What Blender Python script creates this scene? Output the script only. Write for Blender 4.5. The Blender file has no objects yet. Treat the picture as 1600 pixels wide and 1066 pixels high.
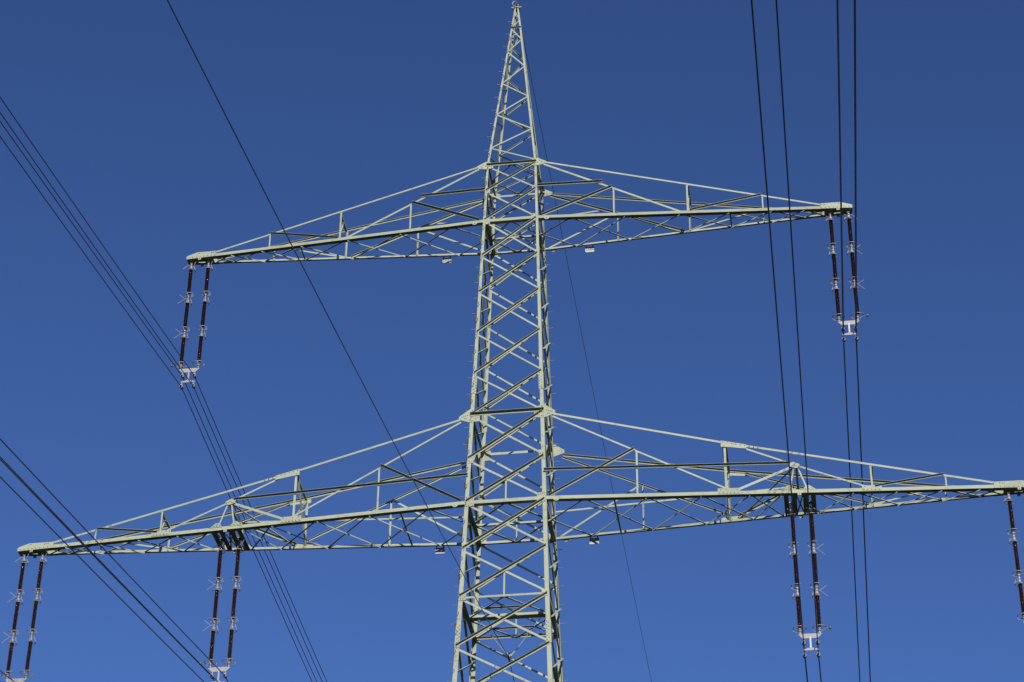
import bpy, math, random
from mathutils import Vector as V, Matrix
R = math.radians
random.seed(7)
scene = bpy.context.scene
col = scene.collection

# ------------------------------------------------------------------ camera
CAM = V((8.395, -56.961, 1.6))
YAW, PITCH, ROLL, FPX = R(8.4208), R(34.5761), R(0.6528), 3719.64
fw = V((-math.sin(YAW) * math.cos(PITCH), math.cos(YAW) * math.cos(PITCH), math.sin(PITCH)))
rt = V((math.cos(YAW), math.sin(YAW), 0.0))
up = rt.cross(fw)
r2 = rt * math.cos(ROLL) + up * math.sin(ROLL)
u2 = -rt * math.sin(ROLL) + up * math.cos(ROLL)
cd = bpy.data.cameras.new('camera')
cam = bpy.data.objects.new('camera', cd)
col.objects.link(cam)
cam.matrix_world = Matrix(((r2.x, u2.x, -fw.x, CAM.x), (r2.y, u2.y, -fw.y, CAM.y), (r2.z, u2.z, -fw.z, CAM.z), (0, 0, 0, 1)))
cd.sensor_width = 36.0
cd.lens = FPX * 36.0 / 1600.0
cd.clip_start = 0.1
cd.clip_end = 6000
scene.camera = cam

# ------------------------------------------------------------------ sky, sun, exposure
SUN_EL, SUN_AZ = R(24.6), R(15.6)            # azimuth to the right of straight-behind-the-camera-side normal
sun_dir = V((math.sin(SUN_AZ) * math.cos(SUN_EL), -math.cos(SUN_AZ) * math.cos(SUN_EL), math.sin(SUN_EL)))
world = bpy.data.worlds.new('World')
scene.world = world
world.use_nodes = True
wn, wl = world.node_tree.nodes, world.node_tree.links
wn.clear()
sky = wn.new('ShaderNodeTexSky')
sky.sky_type = 'NISHITA'
sky.sun_disc = False
sky.sun_elevation = SUN_EL
sky.sun_rotation = math.pi - SUN_AZ
sky.altitude = 400
sky.air_density = 1.0
sky.dust_density = 0.0
sky.ozone_density = 6.0
bg = wn.new('ShaderNodeBackground')
bg.inputs['Strength'].default_value = 0.052
wo = wn.new('ShaderNodeOutputWorld')
gm = wn.new('ShaderNodeGamma')               # deep clear-air contrast of the whole sky
gm.inputs['Gamma'].default_value = 1.318
wl.new(sky.outputs[0], gm.inputs['Color'])
tint = wn.new('ShaderNodeMix'); tint.data_type = 'RGBA'; tint.blend_type = 'MULTIPLY'
tint.inputs['Factor'].default_value = 1.0
tint.inputs['B'].default_value = (1.15, 0.98, 1.02, 1)
wl.new(gm.outputs[0], tint.inputs['A'])
wl.new(tint.outputs['Result'], bg.inputs[0])
wl.new(bg.outputs[0], wo.inputs[0])
sl = bpy.data.lights.new('sun', 'SUN')
sl.energy = 5.0
sl.angle = R(0.53)
sl.color = (1.0, 0.95, 0.86)
so = bpy.data.objects.new('sun', sl)
col.objects.link(so)
so.rotation_euler = sun_dir.to_track_quat('Z', 'Y').to_euler()
so.location = sun_dir * 120
scene.view_settings.view_transform = 'Standard'
scene.view_settings.look = 'None'
scene.view_settings.exposure = 0.46
scene.view_settings.gamma = 1.0
scene.view_settings.use_curve_mapping = False


# ------------------------------------------------------------------ materials
def material(name, base, rough=0.5, metal=0.0, var=0.0, scale=3.0, spec=0.5, dirt=None, dirt_amount=0.0, bump=0.0):
    m = bpy.data.materials.new(name)
    m.use_nodes = True
    n, l = m.node_tree.nodes, m.node_tree.links
    b = n['Principled BSDF']
    b.inputs['Roughness'].default_value = rough
    b.inputs['Metallic'].default_value = metal
    b.inputs['Specular IOR Level'].default_value = spec
    b.inputs['Base Color'].default_value = (*base, 1)
    if var or dirt:
        geo = n.new('ShaderNodeNewGeometry')
        nz = n.new('ShaderNodeTexNoise')
        nz.inputs['Scale'].default_value = scale
        nz.inputs['Detail'].default_value = 5
        l.new(geo.outputs['Position'], nz.inputs['Vector'])
        oi = n.new('ShaderNodeObjectInfo')
        add = n.new('ShaderNodeMath'); add.operation = 'MULTIPLY_ADD'
        l.new(oi.outputs['Random'], add.inputs[0]); add.inputs[1].default_value = 0.45
        l.new(nz.outputs['Fac'], add.inputs[2])
        mr = n.new('ShaderNodeMapRange')
        mr.inputs['From Min'].default_value = 0.3; mr.inputs['From Max'].default_value = 1.15
        mr.inputs['To Min'].default_value = 1 - var; mr.inputs['To Max'].default_value = 1 + var
        l.new(add.outputs[0], mr.inputs['Value'])
        mul = n.new('ShaderNodeVectorMath'); mul.operation = 'SCALE'
        mul.inputs[0].default_value = base
        l.new(mr.outputs[0], mul.inputs['Scale'])
        out = mul.outputs[0]
        if dirt:
            nz2 = n.new('ShaderNodeTexNoise')
            nz2.inputs['Scale'].default_value = scale * 4.3
            nz2.inputs['Detail'].default_value = 6
            l.new(geo.outputs['Position'], nz2.inputs['Vector'])
            mr2 = n.new('ShaderNodeMapRange')
            mr2.inputs['From Min'].default_value = 0.56; mr2.inputs['From Max'].default_value = 0.74
            mr2.inputs['To Max'].default_value = dirt_amount
            l.new(nz2.outputs['Fac'], mr2.inputs['Value'])
            mx = n.new('ShaderNodeMix'); mx.data_type = 'RGBA'
            l.new(mr2.outputs[0], mx.inputs['Factor'])
            l.new(out, mx.inputs['A']); mx.inputs['B'].default_value = (*dirt, 1)
            out = mx.outputs['Result']
        l.new(out, b.inputs['Base Color'])
    return m


PAINT = material('pale_green_paint', (0.232, 0.250, 0.185), 0.62, 0, 0.17, 1.7, 0.2, (0.13, 0.115, 0.068), 0.6)
GALV = material('galvanised_steel', (0.21, 0.20, 0.20), 0.5, 0.35, 0.10, 9.0)
FITTING = material('bright_fitting', (0.205, 0.195, 0.205), 0.62, 0.0, 0.08, 9.0)
DARKMET = material('weathered_dark_metal', (0.10, 0.085, 0.085), 0.5, 0.4, 0.15, 9.0)
BOLT = material('bolt_shadow_grey', (0.10, 0.09, 0.075), 0.6, 0.3)  # grey darkened to stand in for the small shadow at each bolt head
PORC = material('brown_glazed_porcelain', (0.022, 0.0050, 0.0058), 0.12, 0, 0.10, 6.0, 0.5)
WIRE = material('weathered_aluminium_strand', (0.060, 0.036, 0.042), 0.62, 0.25, 0.10, 2.0)
CABLE = material('black_sheathed_cable', (0.022, 0.020, 0.022), 0.5)
SIGN = material('white_enamel', (0.30, 0.30, 0.29), 0.5, 0, 0.04, 8.0, 0.5, (0.45, 0.42, 0.33), 0.3)
INK = material('black_enamel', (0.02, 0.02, 0.02), 0.4)
CONC = material('concrete', (0.33, 0.32, 0.29), 0.9, 0, 0.15, 3.0, 0.2)


def ground_material():
    m = bpy.data.materials.new('meadow_grass')
    m.use_nodes = True
    n, l = m.node_tree.nodes, m.node_tree.links
    b = n['Principled BSDF']
    b.inputs['Roughness'].default_value = 1.0
    b.inputs['Specular IOR Level'].default_value = 0.0
    g = n.new('ShaderNodeNewGeometry')
    a = n.new('ShaderNodeTexNoise'); a.inputs['Scale'].default_value = 0.05; a.inputs['Detail'].default_value = 8
    c = n.new('ShaderNodeTexNoise'); c.inputs['Scale'].default_value = 2.2; c.inputs['Detail'].default_value = 9
    l.new(g.outputs['Position'], a.inputs['Vector']); l.new(g.outputs['Position'], c.inputs['Vector'])
    ad = n.new('ShaderNodeMath'); ad.operation = 'ADD'
    l.new(a.outputs['Fac'], ad.inputs[0]); l.new(c.outputs['Fac'], ad.inputs[1])
    r = n.new('ShaderNodeValToRGB')
    r.color_ramp.elements[0].position = 0.75; r.color_ramp.elements[0].color = (0.010, 0.013, 0.005, 1)
    r.color_ramp.elements[1].position = 1.3; r.color_ramp.elements[1].color = (0.028, 0.030, 0.012, 1)
    l.new(ad.outputs[0], r.inputs['Fac'])
    l.new(r.outputs['Color'], b.inputs['Base Color'])
    bp = n.new('ShaderNodeBump'); bp.inputs['Strength'].default_value = 0.6; bp.inputs['Distance'].default_value = 0.1
    l.new(c.outputs['Fac'], bp.inputs['Height']); l.new(bp.outputs['Normal'], b.inputs['Normal'])
    return m


# ------------------------------------------------------------------ mesh helpers
WORLD_LOC = {}


def link(name, me, parent=None, loc=(0, 0, 0)):
    """loc is a world position; parents carry no rotation when this is used"""
    o = bpy.data.objects.new(name, me)
    col.objects.link(o)
    p = V(loc)
    if parent is not None:
        o.parent = parent
        o.location = p - WORLD_LOC.get(parent, V((0, 0, 0)))
    else:
        o.location = p
    WORLD_LOC[o] = p
    return o


def make_mesh(name, verts, faces, mat, smooth=False):
    me = bpy.data.meshes.new(name)
    me.from_pydata([tuple(v) for v in verts], [], faces)
    if mat:
        me.materials.append(mat)
    if smooth:
        me.polygons.foreach_set('use_smooth', [True] * len(me.polygons))
    me.update()
    return me


def solid(name, verts, faces, mat, parent, smooth=False):
    c = sum((V(v) for v in verts), V()) / len(verts)
    return link(name, make_mesh(name, [V(v) - c for v in verts], faces, mat, smooth), parent, c)


def empty(name, loc=(0, 0, 0), parent=None):
    o = link(name, None, parent, loc)
    o.empty_display_size = 0.3
    return o


def tag(o, label=None, category=None, group=None, kind=None):
    if label: o['label'] = label
    if category: o['category'] = category
    if group: o['group'] = group
    if kind: o['kind'] = kind
    return o


def angle(name, p0, p1, wu, wv, t, u, v, mat, parent):
    """rolled steel angle: corner line p0-p1, flange widths wu along u and wv along v"""
    p0, p1 = V(p0), V(p1)
    d = (p1 - p0).normalized()
    u = V(u); u = (u - d * u.dot(d)).normalized()
    v = V(v); v = v - d * v.dot(d); v = (v - u * v.dot(u)).normalized()
    prof = [(0, 0), (wu, 0), (wu, t), (t, t), (t, wv), (0, wv)]
    if u.cross(v).dot(d) < 0:
        prof = prof[::-1]
    vs = [p + u * a + v * b for p in (p0, p1) for a, b in prof]
    fs = [[(i + 1) % 6, i, 6 + i, 6 + (i + 1) % 6][::-1] for i in range(6)]
    fs += [[5, 4, 3, 2, 1, 0], [6, 7, 8, 9, 10, 11]]
    return solid(name, vs, fs, mat, parent)


def face_angle(name, p0, p1, n, w, parent, out=True, top=True, off=0.0, t=0.007, eref=None, w2=None, trim=0.0, mat=None):
    """angle lying in a plane of outward normal n; the standing flange points out (or in) from its top (or bottom) edge"""
    p0, p1, n = V(p0), V(p1), V(n).normalized()
    d = (p1 - p0).normalized()
    p0 = p0 + d * trim; p1 = p1 - d * trim
    e = n.cross(d)
    ref = V(eref) if eref else V((0, 0, 1))
    if e.dot(ref) < 0:
        e = -e
    s = 1 if top else -1
    sh = e * (w / 2 * s) + n * off
    return angle(name, p0 + sh, p1 + sh, w, w2 or (w * 1.45 if out else w), t, -e * s, n * (1 if out else -1), mat or PAINT, parent)


def prism(name, pts, n, thick, mat, parent):
    """flat plate: polygon pts (world) pushed by thick along n"""
    pts = [V(p) for p in pts]; n = V(n).normalized()
    k = len(pts)
    nn = V()
    for i in range(k):
        nn += (pts[i] - pts[0]).cross(pts[(i + 1) % k] - pts[0])
    if nn.dot(n) < 0:
        pts = pts[::-1]
    vs = pts + [p + n * thick for p in pts]
    fs = [list(range(k))[::-1], list(range(k, 2 * k))] + [[i, (i + 1) % k, k + (i + 1) % k, k + i] for i in range(k)]
    return solid(name, vs, fs, mat, parent)


def tube_data(pts, r, seg=8, closed=False, caps=True):
    pts = [V(p) for p in pts]
    vs, fs = [], []
    k = len(pts)
    prev = None
    for i, p in enumerate(pts):
        a = pts[(i - 1) % k] if (closed or i > 0) else p
        b = pts[(i + 1) % k] if (closed or i < k - 1) else p
        d = (b - a).normalized()
        if prev is None:
            q = V((0, 0, 1)) if abs(d.z) < 0.9 else V((1, 0, 0))
            x = d.cross(q).normalized()
        else:
            x = (prev - d * prev.dot(d)).normalized()
        prev = x
        y = d.cross(x)
        rr = r[i] if isinstance(r, (list, tuple)) else r
        for j in range(seg):
            an = 2 * math.pi * j / seg
            vs.append(p + x * (rr * math.cos(an)) + y * (rr * math.sin(an)))
    m = k if closed else k - 1
    for i in range(m):
        for j in range(seg):
            a, b = i * seg + j, i * seg + (j + 1) % seg
            c, e = ((i + 1) % k) * seg + (j + 1) % seg, ((i + 1) % k) * seg + j
            fs.append([a, b, c, e])
    if not closed and caps:
        fs.append(list(range(seg))[::-1]); fs.append(list(range((k - 1) * seg, k * seg)))
    return vs, fs


def merge(*parts):
    vs, fs = [], []
    for a, b in parts:
        o = len(vs)
        vs += a
        fs += [[i + o for i in f] for f in b]
    return vs, fs


def lathe_data(prof, seg=14):
    vs, fs = [], []
    for r, z in prof:
        for j in range(seg):
            an = 2 * math.pi * j / seg
            vs.append(V((r * math.cos(an), r * math.sin(an), z)))
    for i in range(len(prof) - 1):
        for j in range(seg):
            a, b = i * seg + j, i * seg + (j + 1) % seg
            fs.append([a, b, b + seg, a + seg])
    fs.append(list(range(seg))[::-1]); fs.append(list(range((len(prof) - 1) * seg, len(prof) * seg)))
    return vs, fs


def box_data(c, s):
    c = V(c)
    vs = [c + V((sx * s[0] / 2, sy * s[1] / 2, sz * s[2] / 2)) for sz in (-1, 1) for sy in (-1, 1) for sx in (-1, 1)]
    return vs, [[0, 2, 3, 1], [4, 5, 7, 6], [0, 1, 5, 4], [2, 6, 7, 3], [0, 4, 6, 2], [1, 3, 7, 5]]


def plate_data(pts2, y0, y1):
    """xz polygon between two y planes"""
    k = len(pts2)
    vs = [V((x, y0, z)) for x, z in pts2] + [V((x, y1, z)) for x, z in pts2]
    fs = [list(range(k)), list(range(k, 2 * k))[::-1]] + [[i, k + i, k + (i + 1) % k, (i + 1) % k] for i in range(k)]
    return vs, fs


BOLTS = []


def bolts(points, n):
    for p in points:
        BOLTS.append((V(p), V(n).normalized()))


# ------------------------------------------------------------------ ground
gr = link('meadow', make_mesh('meadow', [(-3000, -3000, 0), (3000, -3000, 0), (3000, 3000, 0), (-3000, 3000, 0)], [[0, 1, 2, 3]], ground_material()))
tag(gr, kind='structure')

# ------------------------------------------------------------------ pylon body
zT, zA, z1, zB, z2, zC = 54.42, 47.333, 45.121, 38.101, 35.129, 32.188
HW = [(0.0, 3.25), (22.0, 1.62), (zC, 1.225), (z2, 1.136), (zB, 1.052), (z1, 0.82), (zA, 0.768), (zT, 0.062)]


def hz(z):
    for (a, b), (c, d) in zip(HW, HW[1:]):
        if z <= c:
            return b + (d - b) * (z - a) / (c - a)
    return HW[-1][1]


pylon = empty('lattice_pylon')
tag(pylon, 'tall pale green steel lattice pylon with two long crossarms', 'pylon')


def corner(sx, sy, z):
    h = hz(z)
    return V((sx * h, sy * h, z))


LEGW = [(0.0, 0.16), (31.0, 0.128), (39.3, 0.118), (45.0, 0.112), (47.4, 0.075)]
legs = {}
for sx in (-1, 1):
    for sy in (-1, 1):
        cuts = [0.0, 22.0, zC, zB, zA, zT]
        vs, fs = [], []
        widths = [0.165, 0.140, 0.116, 0.106, 0.066, 0.047]
        k = len(cuts)
        t = 0.013
        for z, w in zip(cuts, widths):
            c = corner(sx, sy, z)
            for a, b in [(0, 0), (w, 0), (w, t), (t, t), (t, w), (0, w)]:
                vs.append(c + V((-sx * a, -sy * b, 0)))
        for i in range(k - 1):
            for j in range(6):
                f = [i * 6 + j, i * 6 + (j + 1) % 6, (i + 1) * 6 + (j + 1) % 6, (i + 1) * 6 + j]
                fs.append(f if sx * sy > 0 else f[::-1])
        e0, e1 = [0, 1, 2, 3, 4, 5], [30, 31, 32, 33, 34, 35]
        fs += ([e0[::-1], e1] if sx * sy > 0 else [e0, e1[::-1]])
        lg = link('leg', make_mesh('leg', vs, fs, PAINT), pylon)
        legs[(sx, sy)] = lg
        c = corner(sx, sy, 0)
        vv, ff = lathe_data([(0.62, -1.2), (0.55, 0.25), (0.48, 0.42), (0.3, 0.45)], 20)
        link('foundation', make_mesh('foundation', vv, ff, CONC), pylon, c + V((-sx * 0.08, -sy * 0.08, 0)))

# step bolts on two opposite legs, alternately on the two flanges
def step_bolt_mesh():
    a = tube_data([(0, 0, 0), (0.14, 0, 0)], 0.0085, 6)
    b = tube_data([(0.137, 0, 0), (0.152, 0, 0)], 0.017, 6)
    c = tube_data([(-0.002, 0, 0), (0.012, 0, 0)], 0.018, 6)
    vs, fs = merge(a, b, c)
    return make_mesh('step_bolt', vs, fs, GALV)


SB = step_bolt_mesh()
for sx, sy, za, zb in ((-1, -1, 5.0, 54.0), (1, 1, 17.0, 47.0)):
    z, i = za, 0
    while z < zb:
        c = corner(sx, sy, z)
        o = bpy.data.objects.new('step_bolt', SB)
        col.objects.link(o)
        o.parent = legs[(sx, sy)]
        if i % 2 == 0:
            o.location = c + V((0, -sy * 0.05, 0)); o.rotation_euler = (0, 0, 0 if sx > 0 else math.pi)
        else:
            o.location = c + V((-sx * 0.035, 0, 0)); o.rotation_euler = (0, 0, math.pi / 2 * sy)
        z += 0.287; i += 1

FACES = {'f': (V((0, -1, 0)), (-1, -1), (1, -1)), 'b': (V((0, 1, 0)), (1, 1), (-1, 1)),
         'l': (V((-1, 0, 0)), (-1, 1), (-1, -1)), 'r': (V((1, 0, 0)), (1, -1), (1, 1))}
# each face: (normal, left corner, right corner) as seen from outside


def fpt(fc, side, z, inset=0.035):
    n, a, b = FACES[fc]
    p = corner(*(a if side == 'L' else b), z)
    q = corner(*(b if side == 'L' else a), z)
    return p + (q - p).normalized() * inset


def xpanel(fc, za, zb, w):
    """rising diagonal (seen from outside) lies outside with its standing flange outward, the other one inside"""
    n = FACES[fc][0]
    face_angle('brace', fpt(fc, 'L', za), fpt(fc, 'R', zb), n, w, pylon, True, True, 0.002)
    face_angle('brace', fpt(fc, 'L', zb), fpt(fc, 'R', za), n, w, pylon, False, True, -0.016)
    for sd, z in (('L', za), ('R', zb), ('L', zb), ('R', za)):
        bolts([fpt(fc, sd, z, 0.05)], n)


FZ = [29.15, 30.67, zC, 33.68, z2 + 0.05, 36.6, zB, 39.52, 40.985, 42.46, 43.82, z1 + 0.06, 46.32, zA]
LOWZ = [0.6, 5.0, 9.6, 13.9, 17.8, 21.2, 24.2, 26.8, 29.15]
for fc in 'fb':
    for i, (a, b) in enumerate(zip(FZ, FZ[1:])):
        xpanel(fc, a + 0.03, b - 0.03, 0.059 if b < zB + .1 else (0.051 if b < z1 + .1 else 0.047))
    for a, b in zip(LOWZ, LOWZ[1:]):
        xpanel(fc, a, b, 0.08)
MZ = [(a + b) / 2 for a, b in zip(FZ, FZ[1:])]
for fc in 'lr':
    for a, b in zip(MZ, MZ[1:]):
        xpanel(fc, a, b, 0.05)
    face_angle('brace', fpt(fc, 'L', MZ[-1]), fpt(fc, 'R', zA), FACES[fc][0], 0.05, pylon, True, True, 0.002)
    face_angle('brace', fpt(fc, 'L', MZ[0]), fpt(fc, 'R', 29.15), FACES[fc][0], 0.05, pylon, True, True, 0.002)
    for a, b in zip(LOWZ, LOWZ[1:]):
        xpanel(fc, a, b, 0.08)

# peak above the top crossarm: single zigzag, each face turned half a step
PK = [(47.46, 'R'), (48.09, 'L'), (48.8, 'R'), (49.53, 'L'), (50.25, 'R'), (50.91, 'L'), (51.63, 'R'), (52.34, 'L'), (52.88, 'R'), (53.40, 'L')]
for fc in 'fb':
    for (a, s), (b, q) in zip(PK, PK[1:]):
        face_angle('brace', fpt(fc, s, a, 0.02), fpt(fc, q, b, 0.02), FACES[fc][0], 0.042, pylon, False, True, -0.012)
    face_angle('brace', fpt(fc, 'L', 53.46, 0.02), fpt(fc, 'R', 53.79, 0.02), FACES[fc][0], 0.035, pylon, False, True, -0.012)
    face_angle('brace', fpt(fc, 'R', 53.82, 0.02), fpt(fc, 'L', 54.25, 0.02), FACES[fc][0], 0.035, pylon, False, True, -0.012)
    face_angle('strut', fpt(fc, 'L', 53.43, 0.0), fpt(fc, 'R', 53.43, 0.0), FACES[fc][0], 0.04, pylon, True, True, 0.002)
PS = [(47.7, 'R'), (48.45, 'L'), (49.2, 'R'), (49.9, 'L'), (50.6, 'R'), (51.3, 'L'), (52.0, 'R'), (52.65, 'L'), (53.2, 'R'), (53.8, 'L')]
for fc in 'lr':
    for (a, s), (b, q) in zip(PS, PS[1:]):
        face_angle('brace', fpt(fc, s, a, 0.02), fpt(fc, q, b, 0.02), FACES[fc][0], 0.04, pylon, False, True, -0.012)

# horizontals of the faces
for fc in 'fb':
    n = FACES[fc][0]
    face_angle('strut', fpt(fc, 'L', zA, 0.0), fpt(fc, 'R', zA, 0.0), n, 0.066, pylon, True, True, 0.017, w2=0.075)
    face_angle('strut', fpt(fc, 'L', zB, 0.0), fpt(fc, 'R', zB, 0.0), n, 0.078, pylon, True, True, 0.02, w2=0.098)
    face_angle('strut', fpt(fc, 'L', zC, 0.05), fpt(fc, 'R', zC, 0.05), n, 0.06, pylon, False, True, -0.028)
    face_angle('strut', fpt(fc, 'L', 46.3, 0.05), fpt(fc, 'R', 46.3, 0.05), n, 0.05, pylon, False, True, -0.03) if fc == 'b' else None
for fc in 'lr':
    n = FACES[fc][0]
    for z, w in ((zA, 0.06), (z1 + 0.05, 0.11), (zB, 0.07), (z2 + 0.05, 0.12), (zC, 0.12)):
        face_angle('strut', fpt(fc, 'L', z, 0.02), fpt(fc, 'R', z, 0.02), n, w, pylon, False, False, -0.018)
for z in (13.9, 24.2):
    for fc in 'fblr':
        face_angle('strut', fpt(fc, 'L', z, 0.05), fpt(fc, 'R', z, 0.05), FACES[fc][0], 0.08, pylon, False, False, -0.03)

DN = V((0, 0, -1))


def flat_angle(name, p0, p1, w, parent, up_flange=True, near=False, t=0.007, w2=None, dz=0.0):
    """angle lying flat; its standing flange goes up from the far edge or down from the near edge"""
    return face_angle(name, p0, p1, DN, w, parent, out=not up_flange, top=not near, off=-dz, t=t, eref=(0, 1, 0), w2=w2)


def diaphragm(z, w, bar=True):
    h = hz(z) - 0.03
    mf, mb, ml, mr = V((0, -h, z)), V((0, h, z)), V((-h, 0, z)), V((h, 0, z))
    for a, b in ((mf, ml), (mf, mr), (mb, ml), (mb, mr)):
        flat_angle('plan_brace', a, b, w, pylon, True, False)
    if bar:
        face_angle('plan_brace', ml, mr, (0, -1, 0), 0.06, pylon, False, False, 0.0)
    for p in (mf, mb):
        prism('gusset_plate', [p + V((-0.11, 0.07 if p.y < 0 else -0.07, 0.012)), p + V((0.11, 0.07 if p.y < 0 else -0.07, 0.012)), p + V((0.13, 0, 0.012)), p + V((-0.13, 0, 0.012))], (0, 0, 1), 0.008, PAINT, pylon)
    for p, s in ((ml, 1), (mr, -1)):
        prism('gusset_plate', [p + V((0, -0.1, 0.012)), p + V((0, 0.1, 0.012)), p + V((s * 0.12, 0.06, 0.012)), p + V((s * 0.12, -0.06, 0.012))], (0, 0, 1), 0.008, PAINT, pylon)


diaphragm(z1 - 0.012, 0.05)
diaphragm(z2 - 0.012, 0.06)
diaphragm(zA + 0.0, 0.045, False)
# service level below the lower crossarm
h = hz(zC) - 0.03
diaphragm(zC - 0.04, 0.05, False)
for dy in (-0.075, 0.075):
    face_angle('cross_beam', (-h, dy, zC + 0.02), (h, dy, zC + 0.02), (0, -1 if dy < 0 else 1, 0), 0.075, pylon, dy > 0, False, 0.0, 0.01, w2=0.15 if dy < 0 else 0.06)
for s in (-1, 1):
    face_angle('plan_brace', (-h * 0.5, s * h * 0.5, zC - 0.05), (h * 0.5, s * h * 0.5, zC - 0.05), (0, -1, 0), 0.04, pylon, True, True)
    for q in (-1, 1):
        flat_angle('plan_brace', (q * h, s * h, zC - 0.05), (q * h * 0.5, s * h * 0.5, zC - 0.05), 0.04, pylon)

# hangers from the crossing points of the face bracing
for s, n in ((-1, V((0, -1, 0))), (1, V((0, 1, 0)))):
    for za, zb in ((z2 + 0.08, 35.88), (zC + 0.03, 32.93)):
        y = s * (hz((za + zb) / 2) - 0.02)
        face_angle('hanger', (0, s * hz(za) - s * 0.03, za), (0, s * hz(zb) - s * 0.03, zb), n, 0.045, pylon, False, True, 0, eref=(1, 0, 0))

# splice plates with bolts on the legs
for (sx, sy), lg in legs.items():
    for zc, hh in ((39.15, 0.30), (31.0, 0.34), (24.0, 0.36)):
        p0, p1 = corner(sx, sy, zc - hh), corner(sx, sy, zc + hh)
        angle('splice_plate', p0 + V((sx * .013, sy * .013, 0)), p1 + V((sx * .013, sy * .013, 0)), 0.138, 0.138, 0.012, (-sx, 0, 0), (0, -sy, 0), PAINT, lg)
        for i in range(6):
            for a in (0.045, 0.095):
                q = p0.lerp(p1, (i + 0.5 + (0.25 if a > .06 else -0.2)) / 6)
                bolts([q + V((-sx * a, sy * 0.013, 0))], (0, sy, 0))
                bolts([q + V((sx * 0.013, -sy * a, 0))], (sx, 0, 0))


def leg_gusset(z, sx, sy, dims, boltpts):
    """plate in the front or back face at a leg; dims = polygon in (outward x, z) from the corner"""
    c = corner(sx, sy, z)
    n = V((0, sy, 0))
    pts = [c + V((sx * a, sy * 0.004 - 0.0, b)) for a, b in dims]
    prism('gusset_plate', pts, n, 0.011, PAINT, pylon)
    bolts([c + V((sx * a, sy * 0.015, b)) for a, b in boltpts], n)


for sx in (-1, 1):
    for sy in (-1, 1):
        leg_gusset(zA, sx, sy, [(-0.20, -0.12), (-0.20, 0.06), (-0.06, 0.15), (0.02, 0.15), (0.29, 0.0), (0.29, -0.10), (0.05, -0.14)],
                   [(-0.15, 0), (-0.15, -0.07), (-0.05, 0.1), (-0.05, 0.02), (-0.05, -0.08), (0.1, 0.02), (0.17, -0.02), (0.25, -0.05), (0.14, -0.08), (0.03, -0.02)])
        leg_gusset(zB, sx, sy, [(-0.28, -0.22), (-0.28, 0.10), (-0.05, 0.20), (0.0, 0.20), (0.32, -0.04), (0.32, -0.13), (0.02, -0.24)],
                   [(-0.24 + 0.05 * i, 0.02) for i in range(4)] + [(-0.22, -0.1), (-0.17, -0.14), (-0.06, 0.14), (-0.06, -0.06), (-0.06, -0.18), (0.08, 0.0), (0.13, -0.02), (0.18, -0.04), (0.23, -0.06), (0.1, -0.12), (0.15, -0.11)])
        leg_gusset(z1 + 0.05, sx, sy, [(-0.19, -0.13), (-0.19, 0.14), (-0.01, 0.14), (-0.01, -0.13)], [(-0.15, 0.1), (-0.15, -0.1), (-0.05, 0.1), (-0.05, -0.1)])
        leg_gusset(z2 + 0.06, sx, sy, [(-0.26, -0.14), (-0.26, 0.16), (-0.01, 0.19), (-0.01, -0.14)], [(-0.22, 0.1), (-0.16, 0.12), (-0.1, 0.14), (-0.05, 0.15), (-0.22, -0.11), (-0.12, -0.11), (-0.05, -0.11)])
        leg_gusset(46.32, sx, sy, [(-0.15, -0.09), (-0.15, 0.09), (-0.02, 0.09), (-0.02, -0.09)], [(-0.11, 0.05), (-0.11, -0.05), (-0.05, 0)])
        leg_gusset(36.6, sx, sy, [(-0.17, -0.12), (-0.17, 0.1), (-0.02, 0.1), (-0.02, -0.12)], [(-0.13, 0.05), (-0.13, -0.06), (-0.06, 0.05), (-0.06, -0.06)])
        leg_gusset(zC, sx, sy, [(-0.20, -0.1), (-0.20, 0.08), (-0.02, 0.08), (-0.02, -0.1)], [(-0.16, 0.0), (-0.12, -0.05), (-0.06, 0.04), (-0.06, -0.05)])

# cap at the peak
vs, fs = merge(box_data((0, 0, 54.40), (0.20, 0.20, 0.025)), box_data((-0.03, 0, 54.46), (0.014, 0.16, 0.11)), box_data((0.05, 0, 54.46), (0.014, 0.16, 0.11)))
solid('peak_cap', vs, fs, PAINT, pylon)
for s in (-1, 1):
    vs, fs = tube_data([(s * 0.06, -0.085, 54.36), (s * 0.10, -0.085, 54.36), (s * 0.13, -0.085, 54.37), (s * 0.165, -0.085, 54.37)], [0.022, 0.022, 0.036, 0.036], 10)
    solid('peak_lug', vs, fs, GALV, pylon)


# ------------------------------------------------------------------ crossarms
def stretch(x, s, z0):
    """the lower right arm measures a little longer than the left one"""
    return x + max(0.0, x - 8.5) * 0.026 if (s > 0 and z0 < 40) else x


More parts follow.
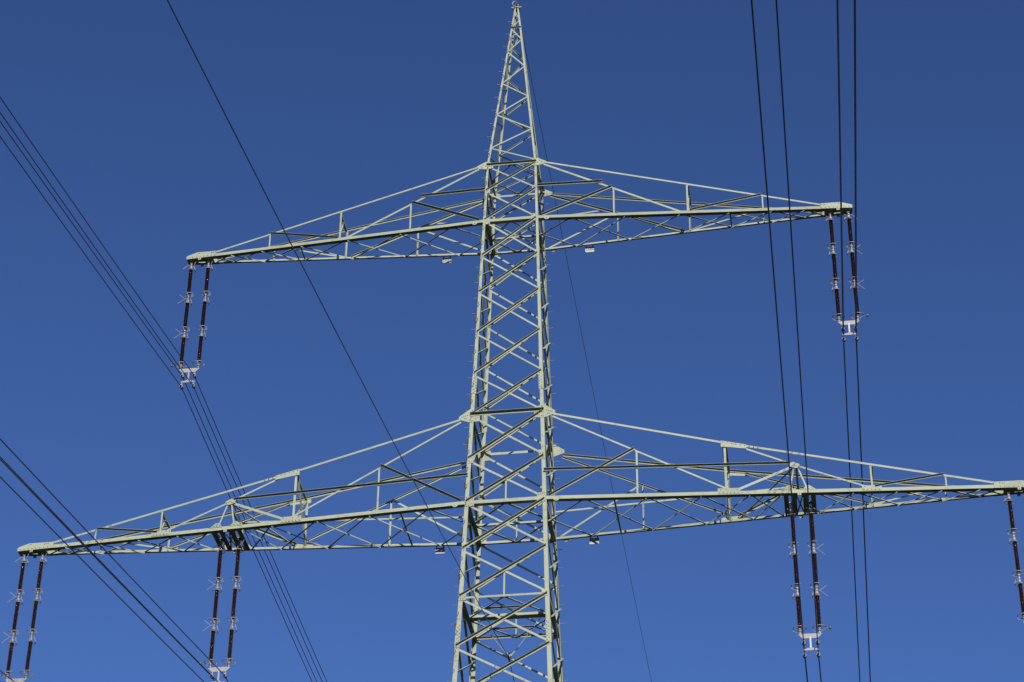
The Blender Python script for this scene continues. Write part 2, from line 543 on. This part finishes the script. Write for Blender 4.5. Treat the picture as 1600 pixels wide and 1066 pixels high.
def crossarm(s, a, z0, zroot, nodes, uc, sc, spec):
    """s side, a length, z0 bottom of lower chord; faces taper from the body to the tip"""
    h0, t = hz(z0), 0.125
    arm = empty('crossarm', (s * h0, 0, z0), pylon)

    def yy(x):
        return h0 + (t - h0) * (x - h0) / (a - h0)

    def P(x, f, z, off=0.0):
        return V((s * stretch(x, s, z0), f * (yy(x) + off), z))

    slope = (h0 - t) / (a - h0)
    wl, wu_, ws, wp, wb = spec['w']
    for f in (-1, 1):
        n = V((s * slope, f, 0)).normalized()
        # lower chord, through the body to the middle of the pylon
        angle('lower_chord', P(h0, f, z0, 0.016), P(a - 0.02, f, z0, 0.012), wl, wl * (1.4 if f < 0 else 0.66), 0.010, (0, 0, 1), -n, PAINT, arm)
        angle('lower_chord', V((0, f * (h0 + 0.016), z0)), P(h0, f, z0, 0.016), wl, wl * (1.4 if f < 0 else 0.66), 0.010, (0, 0, 1), (0, -f, 0), PAINT, arm)
        # upper chord
        for (xa, za), (xb, zb) in zip(uc, uc[1:]):
            face_angle('upper_chord', P(xa, f, za), P(xb, f, zb), n, wu_, arm, False, True, 0.004, 0.008)
        for (xa, za), (xb, zb) in zip(sc, sc[1:]):
            face_angle('secondary_chord', P(xa, f, za), P(xb, f, zb), n, ws, arm, False, True, -0.010, 0.007)
        for xa, za, xb, zb, kind, w, out in spec['face']:
            if kind == 'post':
                face_angle('post', P(xa, f, za), P(xb, f, zb), n, w, arm, False, True, -0.006, eref=(s, 0, 0))
            else:
                face_angle(kind, P(xa, f, za), P(xb, f, zb), n, w, arm, out, True, 0.018 if out else -0.018)
        for pts, bl in spec['plates']:
            prism('gusset_plate', [P(x, f, z, 0.017) for x, z in pts], n, 0.009, PAINT, arm)
            bolts([P(x, f, z, 0.027) for x, z in bl], n)
        # end plate
        prism('end_plate', [P(x, f, z, 0.017) for x, z in ((a - spec['tip'], z0 - 0.004), (a - spec['tip'], z0 + 0.19), (a - 0.30, z0 + 0.215), (a + 0.02, z0 + 0.115), (a + 0.035, z0 + 0.09), (a + 0.035, z0 - 0.004))], n, 0.010, PAINT, arm)
        bolts([P(a - 0.88 + 0.118 * i, f, z0 + 0.035, 0.028) for i in range(8)] + [P(a - 0.88, f, z0 + 0.15, 0.028), P(a - 0.82, f, z0 + 0.145, 0.028), P(a - 0.77, f, z0 + 0.14, 0.028), P(a - 0.36, f, z0 + 0.17, 0.028)], n)
        # earthing lug between the strings, half-round lug by the body
        xl = a - 0.39
        prism('lug', [P(xl - 0.045, f, z0 - 0.075, 0.014), P(xl - 0.045, f, z0 + 0.02, 0.014), P(xl + 0.045, f, z0 + 0.02, 0.014), P(xl + 0.045, f, z0 - 0.075, 0.014)], n, 0.012, PAINT, arm)
        bolts([P(xl, f, z0 - 0.035, 0.027)], n)
        xr = h0 + 0.27
        prism('lug', [P(xr + 0.085 * math.cos(q), f, z0 + 0.02 - 0.085 * math.sin(q), 0.018) for q in [math.pi * i / 10 for i in range(11)]], n, 0.012, PAINT, arm)
        bolts([P(xr, f, z0 - 0.02, 0.03)], n)
    # X bracing of the bottom, half panel at the body
    zb_ = z0 - 0.002
    mid = V((s * h0, 0, zb_))
    flat_angle('plan_brace', mid, P(nodes[0], -1, zb_, -0.03), wb, arm, True, False, dz=0.002)
    flat_angle('plan_brace', mid, P(nodes[0], 1, zb_, -0.03), wb, arm, True, False, dz=0.002)
    for xa, xb in zip(nodes, nodes[1:]):
        if (xa, xb) in spec['skip']:
            continue
        flat_angle('plan_brace', P(xa, -1, zb_, -0.03), P(xb, 1, zb_, -0.03), wb, arm, True, False, dz=0.012)
        last = xb == nodes[-1]
        flat_angle('plan_brace', P(xa, 1, zb_, -0.03), P(xb, -1, zb_, -0.03), wb, arm, last, not last, dz=0.022 if last else -0.008, w2=wb * (1.0 if last else 0.8))
    for x in spec['ties']:
        flat_angle('plan_brace', P(x, -1, zb_, -0.02), P(x, 1, zb_, -0.02), wb, arm, True, False, dz=0.02)
    # frames across the arm
    for x, zt in spec['frames']:
        face_angle('frame_beam', P(x, -1, zt, -0.01), P(x, 1, zt, -0.01), (-s, 0, 0), 0.062, arm, False, False)
        m = P(x, 1, zt) * 0.5 + P(x, -1, zt) * 0.5
        face_angle('frame_brace', P(x, -1, z0 + 0.09, -0.02), P(x, 1, zt - 0.06, -0.02) if spec['xframe'] and x < 9 else m, (-s, 0, 0), 0.036, arm, False, True)
        if spec['xframe'] and x < 7:
            face_angle('frame_brace', P(x, -1, zt - 0.04, -0.02), P(x, 1, z0 + 0.1, -0.02), (-s, 0, 0), 0.036, arm, True, True, 0.012)
    # bottom and top plates of the tip
    prism('tip_plate', [P(a - 0.80, -1, z0 - 0.012, 0.0), P(a + 0.03, -1, z0 - 0.012, 0.012), P(a + 0.03, 1, z0 - 0.012, 0.012), P(a - 0.24, 1, z0 - 0.012), P(a - 0.3, 0.2, z0 - 0.012), P(a - 0.5, 0.2, z0 - 0.012), P(a - 0.55, 1, z0 - 0.012), P(a - 0.80, 1, z0 - 0.012)], (0, 0, 1), 0.010, PAINT, arm)
    prism('tip_plate', [P(a + 0.023, -1, z0 + 0.0), P(a + 0.023, 1, z0 + 0.0), P(a + 0.023, 1, z0 + 0.1), P(a + 0.023, -1, z0 + 0.1)], (s, 0, 0), 0.010, PAINT, arm)
    # hanger blocks for the strings
    for x in [stretch(q, s, z0) for q in spec['hang']]:
        vs, fs = merge(box_data((s * x - 0.022, 0, z0 - 0.045), (0.012, 0.09, 0.09)), box_data((s * x + 0.022, 0, z0 - 0.045), (0.012, 0.09, 0.09)),
                       tube_data([(s * x - 0.04, 0, z0 - 0.075), (s * x + 0.04, 0, z0 - 0.075)], 0.013, 8))
        solid('hanger_bracket', vs, fs, GALV, arm)
    for x in spec['beams']:
        for q in (-1, 1):
            angle('hanger_beam', P(x + q * 0.045, -1, z0 + 0.004, -0.02), P(x + q * 0.045, 1, z0 + 0.004, -0.02), 0.13, 0.10, 0.010, (s * q, 0, 0), (0, 0, 1), PAINT, arm)
        vs, fs = merge(box_data((s * x, 0, z0 + 0.03), (0.16, 0.16, 0.014)), box_data((s * x - 0.022, 0, z0 - 0.03), (0.012, 0.09, 0.12)), box_data((s * x + 0.022, 0, z0 - 0.03), (0.012, 0.09, 0.12)),
                       tube_data([(s * x - 0.04, 0, z0 - 0.075), (s * x + 0.04, 0, z0 - 0.075)], 0.013, 8))
        solid('hanger_bracket', vs, fs, GALV, arm)
    if spec['beams']:
        xa, xb = spec['beams'][0] + 0.15, spec['beams'][1] - 0.15
        flat_angle('plan_brace', P(xa, -1, zb_, -0.03), P(xb, 1, zb_, -0.03), 0.04, arm, True, False, dz=0.012)
        flat_angle('plan_brace', P(xa, 1, zb_, -0.03), P(xb, -1, zb_, -0.03), 0.04, arm, True, False, dz=0.024)
    for p0, p1, w in spec['extra']:
        face_angle('brace', P(*p0), P(*p1), (0, 0, -1), w, arm, False, True, 0, eref=(0, 1, 0))
    return arm


UPX, LOX = 10.13, 14.20
U_UC = [(1.02, 47.27), (9.28, 45.27)]
u_ucz = lambda x: 47.27 - (x - 1.02) * 0.2421
U_SC = [(1.0, 47.20), (5.12, 45.19)]
u_scz = lambda x: 47.20 - (x - 1.0) * 0.488
z = z1
upper_spec = dict(
    w=(0.097, 0.054, 0.061, 0.05, 0.042),
    face=[(3.10, z + 0.05, 3.10, u_scz(3.10), 'post', 0.05, False),
          (5.30, z + 0.05, 5.30, u_ucz(5.30), 'post', 0.055, False),
          (7.53, z + 0.05, 7.53, u_ucz(7.53), 'post', 0.045, False),
          (0.80, 46.36, 2.77, 46.42, 'strut', 0.05, True),
          (0.95, z + 0.10, 3.06, u_scz(3.06) + 0.02, 'brace', 0.055, True),
          (5.36, z + 0.10, 7.50, u_ucz(7.50) + 0.01, 'brace', 0.045, True)],
    plates=[], tip=0.90, skip=[], ties=[6.55], frames=[(5.30, u_ucz(5.30) - 0.03)], xframe=False,
    hang=[9.49, 10.03], beams=[], extra=[])
U_NODES = [1.80, 3.43, 5.06, 6.53, 7.78, 8.75, 9.30]
z = z2
l_ucz = lambda x: 37.92 - (x - 1.33) * 0.2342 if x < 6.08 else 36.807 - (x - 6.08) * 0.2105
l_scz = lambda x: 37.84 - (x - 1.33) * 0.523
AP = (7.96, 36.02)
lower_spec = dict(
    w=(0.104, 0.061, 0.050, 0.05, 0.045),
    face=[(3.63, z + 0.05, 3.63, l_scz(3.63), 'post', 0.05, False),
          (6.06, z + 0.05, 6.06, l_ucz(6.06), 'post', 0.065, False),
          (9.97, z + 0.05, 9.97, l_ucz(9.97), 'post', 0.05, False),
          (11.92, z + 0.05, 11.92, l_ucz(11.92), 'post', 0.045, False),
          (1.06, 36.07, AP[0] - 0.12, AP[1] + 0.06, 'strut', 0.05, True),
          (1.25, z + 0.12, 3.58, l_scz(3.58) + 0.02, 'brace', 0.055, True),
          (6.30, z + 0.14, AP[0] - 0.05, AP[1] - 0.02, 'brace', 0.075, False),
          (6.55, l_ucz(6.55) - 0.06, AP[0], AP[1] + 0.03, 'brace', 0.05, False),
          (AP[0] + 0.05, AP[1], 9.85, z + 0.16, 'brace', 0.05, False),
          (AP[0] - 0.03, AP[1], 7.78, z + 0.10, 'post', 0.042, False),
          (AP[0] + 0.05, AP[1], 8.26, z + 0.10, 'post', 0.042, False),
          (10.05, z + 0.14, 11.88, l_ucz(11.88) + 0.01, 'brace', 0.045, True)],
    plates=[([(5.82, z + 0.02), (5.82, z + 0.20), (6.42, z + 0.20), (6.42, z + 0.02)], [(5.87 + 0.1 * i, z + 0.05) for i in range(6)] + [(5.9, z + 0.16), (6.35, z + 0.16), (6.06, z + 0.15)]),
            ([(5.96, l_ucz(6.0) + 0.045), (5.96, l_ucz(6.0) - 0.16), (6.20, l_ucz(6.2) - 0.13), (6.66, l_ucz(6.66) - 0.10), (6.66, l_ucz(6.66) + 0.04)], [(6.02 + 0.12 * i, l_ucz(6.02 + 0.12 * i)) for i in range(9)] + [(6.05, l_ucz(6.05) - 0.11)]),
            ([(AP[0] - 0.16, AP[1] + 0.06), (AP[0] - 0.16, AP[1] - 0.05), (AP[0], AP[1] - 0.10), (AP[0] + 0.13, AP[1] - 0.08), (AP[0] + 0.13, AP[1] + 0.02), (AP[0] - 0.04, AP[1] + 0.10)], [(AP[0] + 0.05 * i, AP[1] - 0.02 * abs(i)) for i in (-2, -1, 0, 1, 2)]),
            ([(7.55, z + 0.09), (7.70, z + 0.23), (7.80, z + 0.23), (7.90, z + 0.09)], [(7.6 + 0.09 * i, z + 0.13) for i in range(3)] + [(7.75, z + 0.19)]),
            ([(8.13, z + 0.09), (8.22, z + 0.23), (8.32, z + 0.23), (8.50, z + 0.09)], [(8.2 + 0.09 * i, z + 0.13) for i in range(3)] + [(8.28, z + 0.19)]),
            ([(9.70, z + 0.02), (9.70, z + 0.18), (10.22, z + 0.18), (10.22, z + 0.02)], [(9.75 + 0.1 * i, z + 0.05) for i in range(5)] + [(9.78, z + 0.15), (10.15, z + 0.15)]),
            ([(7.98, z - 0.075), (7.98, z + 0.02), (8.08, z + 0.02), (8.08, z - 0.075)], [(8.03, z - 0.035)])],
    tip=1.04, skip=[(7.55, 8.50)], ties=[2.98], frames=[(6.06, l_ucz(6.06) - 0.05), (9.97, l_ucz(9.97) - 0.03), (AP[0], AP[1] - 0.02)], xframe=True,
    hang=[13.52, 14.06], beams=[7.77, 8.29], extra=[((AP[0] - 0.02, -1, AP[1] - 0.05), (6.35, 1, z + 0.12), 0.05)])
L_NODES = [2.16, 3.88, 5.38, 6.70, 7.55, 8.50, 9.48, 10.63, 11.80, 12.80, 13.35]
L_UC = [(1.33, 37.92), (6.08, 36.807), (13.20, 35.30)]
L_SC = [(1.30, 37.85), (6.10, 35.32)]
for s in (-1, 1):
    crossarm(s, UPX, z1, zA, U_NODES, U_UC, U_SC, upper_spec)
    crossarm(s, LOX, z2, zB, L_NODES, L_UC, L_SC, lower_spec)

# all bolt heads: too small to pick apart
allv, allf = [], []
for p, n in BOLTS:
    vs, fs = tube_data([p - n * 0.002, p + n * 0.015], 0.0135, 6)
    o = len(allv)
    allv += vs
    allf += [[i + o for i in f] for f in fs]
bo = link('bolt_heads', make_mesh('bolt_heads', allv, allf, BOLT), pylon)
tag(bo, kind='stuff')


# ------------------------------------------------------------------ signs under the crossarms
def text_mesh(body, size, mat):
    cu = bpy.data.curves.new('lettering', 'FONT')
    cu.body = body
    cu.size = size
    cu.align_x = 'CENTER'; cu.align_y = 'CENTER'
    cu.extrude = 0.001
    cu.resolution_u = 2
    o = bpy.data.objects.new('lettering_tmp', cu)
    col.objects.link(o)
    dg = bpy.context.evaluated_depsgraph_get()
    me = bpy.data.meshes.new_from_object(o.evaluated_get(dg))
    me.name = 'lettering'
    me.materials.clear(); me.materials.append(mat)
    bpy.data.objects.remove(o)
    return me


for s, z0, a, txt, lab in ((-1, z1, UPX, '2A83', 'small white number plate under the upper crossarm left of the pylon body'),
                           (1, z1, UPX, '2A84', 'small white number plate under the upper crossarm right of the pylon body'),
                           (-1, z2, LOX, '2A83', 'small white number plate under the lower crossarm left of the pylon body'),
                           (1, z2, LOX, '2A84', 'small white number plate under the lower crossarm right of the pylon body')):
    h0 = hz(z0)
    x = 2.2
    y = h0 + (0.125 - h0) * (x - h0) / (a - h0)
    c = V((s * x, y + 0.085, z0 - 0.10))
    root = empty('number_plate', c)
    tag(root, lab, 'sign', 'number plates under the crossarms')
    vs, fs = merge(box_data(c, (0.27, 0.008, 0.19)))
    pl = solid('plate', vs, fs, SIGN, root)
    vs, fs = merge(*[box_data(c + V((q, -0.06, 0.110)), (0.03, 0.14, 0.008)) for q in (-0.1, 0.1)], *[box_data(c + V((q, 0.008, 0.06)), (0.03, 0.008, 0.108)) for q in (-0.1, 0.1)])
    solid('bracket', vs, fs, GALV, root)
    o = link('lettering', text_mesh(txt, 0.12, INK), root, c + V((0, -0.0055, -0.01)))
    o.rotation_euler = (math.pi / 2, 0, 0)

# ------------------------------------------------------------------ insulator strings
ROD_L, JOINT = 1.03, 0.25


def rod_profile():
    pr = [(0.028, 0.0)]
    n = 25
    p = (ROD_L - 0.03) / n
    zz = -0.015
    for i in range(n):
        pr += [(0.036, zz - 0.001), (0.0615, zz - p * 0.62), (0.0610, zz - p * 0.74), (0.040, zz - p * 0.80)]
        zz -= p
    pr += [(0.03, -ROD_L)]
    return pr


vs, fs = lathe_data(rod_profile(), 16)
ROD = make_mesh('insulator_rod', vs, fs, PORC, True)
vs, fs = lathe_data([(0.016, 0.115), (0.020, 0.075), (0.040, 0.062), (0.043, 0.02), (0.045, -0.012), (0.036, -0.014)], 14)
CAPM = make_mesh('end_cap', vs, fs, FITTING, False)
vs, fs = merge(tube_data([(0, 0, 0.06), (0, 0, -0.06)], 0.017, 8), lathe_data([(0.01, 0.03), (0.026, 0.02), (0.026, -0.02), (0.01, -0.03)], 10), box_data((0, 0, 0), (0.055, 0.016, 0.026)))
LINKM = make_mesh('link', vs, fs, GALV)


def ring_mesh(r, gap, support):
    pts = []
    for i in range(25):
        q = gap / 2 + (2 * math.pi - gap) * i / 24
        pts.append(V((r * math.cos(q), 0.8 * r * math.sin(q), 0)))
    parts = [tube_data(pts, 0.0105, 6)]
    # bent supports from the ring back to the joint
    for q in (math.pi * 0.5,):
        e = V((r * math.cos(q), 0.8 * r * math.sin(q), 0))
        parts.append(tube_data([e, e * 0.95 + V((0, 0, support * 0.6)), e * 0.45 + V((0, 0, support))], 0.009, 6))
    e = V((-r, 0, 0))
    parts.append(tube_data([e, V((-r * 0.98, 0, support * 0.55)), V((-r * 0.3, 0, support))], 0.009, 6))
    return merge(*parts)


vs, fs = ring_mesh(0.155, 1.1, -0.13)
RING_UP = make_mesh('arcing_ring', vs, fs, GALV, True)
vs, fs = ring_mesh(0.135, 1.5, 0.13)
RING_DN = make_mesh('arcing_ring', vs, fs, GALV, True)
vs, fs = ring_mesh(0.175, 0.02, -0.16)
RING_END = make_mesh('arcing_ring', vs, fs, GALV, True)
vs, fs = merge(tube_data([(0.0, 0, 0), (-0.09, -0.02, 0.0), (-0.27, -0.05, 0.15)], 0.008, 6), tube_data([(-0.07, -0.02, 0.0), (-0.12, -0.025, -0.03), (-0.29, -0.05, -0.19)], 0.008, 6))
HORN = make_mesh('arcing_horn', vs, fs, FITTING)
vs, fs = merge(tube_data([(0.07, 0, 0.01), (0.10, -0.03, 0.03), (0.155, -0.06, 0.16)], 0.0095, 6), tube_data([(0.07, 0, -0.01), (0.10, -0.03, -0.03), (0.135, -0.06, -0.16)], 0.0095, 6))
FORK = make_mesh('ring_support', vs, fs, FITTING)
vs, fs = tube_data([(0, 0, 0), (-0.08, -0.02, 0.01), (-0.25, -0.05, -0.15)], 0.0095, 6)
TOPHORN = make_mesh('arcing_horn', vs, fs, FITTING)
vs, fs = merge(tube_data([(0.0, 0, -0.1), (-0.16, 0, 0.02), (-0.25, 0, 0.03)], 0.010, 6))
BALLARM = make_mesh('ball_arm', vs, fs, GALV)
vs, fs = lathe_data([(0.005, 0.045), (0.03, 0.033), (0.044, 0.0), (0.03, -0.033), (0.005, -0.045)], 12)
BALL = make_mesh('ball_end', vs, fs, DARKMET, True)


def child(name, me, parent, loc, rz=0.0):
    o = bpy.data.objects.new(name, me)
    col.objects.link(o)
    o.parent = parent
    o.location = loc
    o.rotation_euler = (0, 0, rz)
    return o


def insulator_string(x, ztop, side, outer, label):
    """side: which way is outward; hangs from (x,0,ztop)"""
    root = empty('insulator_string', (x, 0, ztop))
    rz = 0.0 if side < 0 else math.pi
    mz = 1 if side < 0 else 1
    child('link', LINKM, root, (0, 0, -0.05))
    zz = -0.175
    if outer:
        child('arcing_horn', TOPHORN, root, (0, 0, -0.07), rz)
    child('ring_support', FORK, root, (0, 0, -0.10), rz)
    child('arcing_ring', RING_DN, root, (0, 0, zz - 0.10), rz + math.pi)
    for i in range(3):
        rod = child('insulator_rod', ROD, root, (0, 0, zz))
        child('end_cap', CAPM, rod, (0, 0, 0))
        c = child('end_cap', CAPM, rod, (0, 0, -ROD_L))
        c.rotation_euler = (math.pi, 0, 0)
        zb = zz - ROD_L
        if i < 2:
            zj = zb - JOINT / 2
            child('link', LINKM, root, (0, 0, zj))
            child('arcing_ring', RING_UP, root, (0, 0, zb + 0.03), rz + math.pi)
            child('arcing_ring', RING_DN, root, (0, 0, zb - JOINT - 0.08), rz + math.pi)
            child('ring_support', FORK, root, (0, 0, zj), rz)
            if outer:
                child('arcing_horn', HORN, root, (0, 0, zj), rz)
        else:
            child('link', LINKM, root, (0, 0, zb - 0.13))
            child('arcing_ring', RING_END, root, (0, 0, zb + 0.03), rz + math.pi)
            if outer:
                ba = child('ball_arm', BALLARM, root, (0, 0, zb - 0.03), rz)
                child('ball_end', BALL, ba, (-0.285, 0, 0.03))
        zz = zb - JOINT
    tag(root, label, 'insulator', 'brown insulator strings')
    return root


def yoke(xc, zc, label):
    """two-plate yoke carrying a bundle of four; zc is the height of the string ends"""
    root = empty('yoke', (xc, 0, zc))
    pl = [(-0.315, 0.035), (-0.27, 0.055), (0.27, 0.055), (0.315, 0.035), (0.20, -0.085), (-0.20, -0.085)]
    vs, fs = plate_data(pl, -0.012, 0.012)
    link('yoke_plate', make_mesh('yoke_plate', vs, fs, FITTING), root, (xc, 0, zc))
    vs, fs = merge(box_data((0, -0.018, -0.20), (0.045, 0.010, 0.34)), box_data((0, 0.018, -0.20), (0.045, 0.010, 0.34)))
    link('stem', make_mesh('stem', vs, fs, GALV), root, (xc, 0, zc))
    pl = [(-0.215, -0.405), (-0.06, -0.37), (0, -0.335), (0.06, -0.37), (0.215, -0.405), (0.20, -0.44), (-0.20, -0.44)]
    vs, fs = plate_data(pl, -0.012, 0.012)
    link('yoke_plate', make_mesh('yoke_plate', vs, fs, FITTING), root, (xc, 0, zc))
    for sx in (-1, 1):
        for zc2, zh in ((-0.22, -0.07), (-0.59, -0.42)):
            x = sx * 0.182
            cl = tube_data([(x, -0.13, zc2 - 0.004), (x, -0.09, zc2 + 0.006), (x, 0, zc2 + 0.012), (x, 0.09, zc2 + 0.006), (x, 0.13, zc2 - 0.004)], [0.022, 0.032, 0.040, 0.032, 0.022], 10)
            hg = tube_data([(x, 0, zc2 + 0.03), (x, 0, zh)], 0.014, 8)
            ey = box_data((x, 0, zc2 + 0.06), (0.05, 0.03, 0.05))
            kp = tube_data([(x, -0.05, zc2), (x, 0.05, zc2)], 0.049, 12)
            vs, fs = merge(cl, hg, ey, kp)
            link('clamp', make_mesh('clamp', vs, fs, FITTING), root, (xc, 0, zc))
    tag(root, label, 'yoke', 'conductor yokes')
    return root


def span_curve(x0, z0, near, far):
    """hanging wire through (x0,0,z0); near/far = (slope, curvature, sideways drift) towards and away from the viewer"""
    pts = []
    ss = [1.2 * i for i in range(1, 60)] + [72 + 6 * i for i in range(1, 18)]
    m, k, d = near
    for q in reversed(ss):
        pts.append((x0 + d * q, -q, z0 - m * q + k * q * q))
    pts.append((x0, 0, z0))
    m, k, d = far
    for q in [4 * i for i in range(1, 30)] + [118 + 10 * i for i in range(1, 14)]:
        pts.append((x0 + d * q, q, z0 - m * q + k * q * q))
    return pts


def wire(name, pts, r, mat, label, category, group=None):
    vs, fs = tube_data(pts, r, 8)
    o = link(name, make_mesh(name, vs, fs, mat, True))
    tag(o, label, category, group)
    return o


PH = [  # centre x, arm z, string offsets, near, far, words
    (-9.76, z1, (0.2117, 0.000333, 0.0003), (0.0313, 0.000298, 0.0012), 'upper crossarm left tip'),
    (9.77, z1, (0.1617, 0.000297, 0.0081), (0.0876, 0.000300, -0.0024), 'upper crossarm right tip'),
    (-8.03, z2, (0.2022, 0.000224, -0.0031), (0.05, 0.0003, 0.0), 'lower crossarm left inner hanger'),
    (8.05, z2, (0.0988, 0.000300, 0.0043), (0.0645, 0.000300, 0.0096), 'lower crossarm right inner hanger'),
    (-13.79, z2, (0.20, 0.0003, 0.0), (0.05, 0.0003, 0.0), 'lower crossarm left tip'),
    (13.93, z2, (0.15, 0.0003, 0.004), (0.07, 0.0003, 0.0), 'lower crossarm right tip'),
]
for xc, za, near, far, words in PH:
    side = -1 if xc < 0 else 1
    half = 0.27 if abs(xc) != 8.03 and abs(xc) != 8.05 else 0.26
    ztop = za - 0.075
    for q in (-1, 1):
        outer = q == side
        insulator_string(xc + q * half, ztop, side, outer,
                         ('brown insulator string with spread horns, outer one at the %s' if outer else
                          'brown insulator string without horns, inner one at the %s') % words)
    zy = ztop - 0.175 - 3 * ROD_L - 2 * JOINT - 0.20
    yoke(xc, zy, 'pale steel yoke with four clamps hanging below the %s' % words)
    for sx in (-1, 1):
        for dz, wz in ((-0.22, 'upper'), (-0.59, 'lower')):
            wire('conductor', span_curve(xc + sx * 0.182, zy + dz, (near[0], near[1], near[2] + sx * 0.0006 + 0.0004), far), 0.0135, WIRE,
                 '%s %s dark conductor of the bundle at the %s' % (wz, 'left' if sx < 0 else 'right', words), 'power line', 'conductors in bundles of four')

# ------------------------------------------------------------------ earth wire and centre cable
wire('earth_wire', span_curve(0.0, 54.53, (0.10, 0.0003, 0.0), (0.0400, 0.000313, 0.0005)), 0.0085, WIRE, 'single thin earth wire running over the tip of the pylon', 'power line')
root = empty('earth_wire_clamp', (0, 0, 54.47))
ring = []
for i in range(22):
    q = R(-60) + R(290) * i / 21
    ring.append((-0.055 - 0.085 * math.sin(q), -0.06, 54.58 - 0.10 * math.cos(q)))
vs, fs = tube_data(ring, 0.016, 8)
solid('hook_loop', vs, fs, GALV, root)
vs, fs = merge(tube_data([(0, -0.14, 54.525), (0, -0.07, 54.545), (0, 0.07, 54.545), (0, 0.14, 54.525)], [0.02, 0.034, 0.034, 0.02], 10), box_data((0, 0, 54.47), (0.05, 0.06, 0.12)))
solid('clamp_body', vs, fs, FITTING, root)
tag(root, 'small metal clamp with curved loop on the very tip of the pylon', 'clamp')

zc0 = 30.90
wire('centre_cable', span_curve(-0.02, zc0, (0.2436, 0.000451, 0.0138), (0.1695, 0.0003, -0.0023)), 0.0105, CABLE, 'single black cable running through the pylon body to a V suspension', 'cable')
root = empty('cable_suspension', (0, 0, zc0))
for s in (-1, 1):
    vs, fs = merge(tube_data([(s * 0.92, 0, zC + 0.02), (s * 0.10, 0, zc0 + 0.16)], 0.010, 8), tube_data([(s * 0.10, -0.03, zc0 + 0.16), (s * 0.03, -0.03, zc0 + 0.06)], 0.022, 8))
    solid('stay_rod', vs, fs, GALV, root)
vs, fs = merge(plate_data([(-0.10, zc0 + 0.18), (0.10, zc0 + 0.18), (0.05, zc0 + 0.05), (-0.05, zc0 + 0.05)], -0.012, 0.012),
               tube_data([(-0.13, -0.01, zc0 + 0.20), (-0.06, -0.03, zc0 + 0.10)], 0.02, 8), tube_data([(0.15, -0.01, zc0 + 0.21), (0.05, -0.03, zc0 + 0.12)], 0.02, 8))
solid('suspension_plate', vs, fs, FITTING, root)
vs, fs = tube_data([(-0.02, -0.22, zc0 + 0.035), (-0.02, -0.12, zc0 + 0.02), (-0.02, 0, zc0 + 0.01), (-0.02, 0.12, zc0 + 0.0), (-0.02, 0.22, zc0 - 0.02)], [0.015, 0.03, 0.04, 0.03, 0.015], 10)
solid('clamp_body', vs, fs, GALV, root)
tag(root, 'V shaped rod suspension with clamp inside the pylon body', 'clamp')
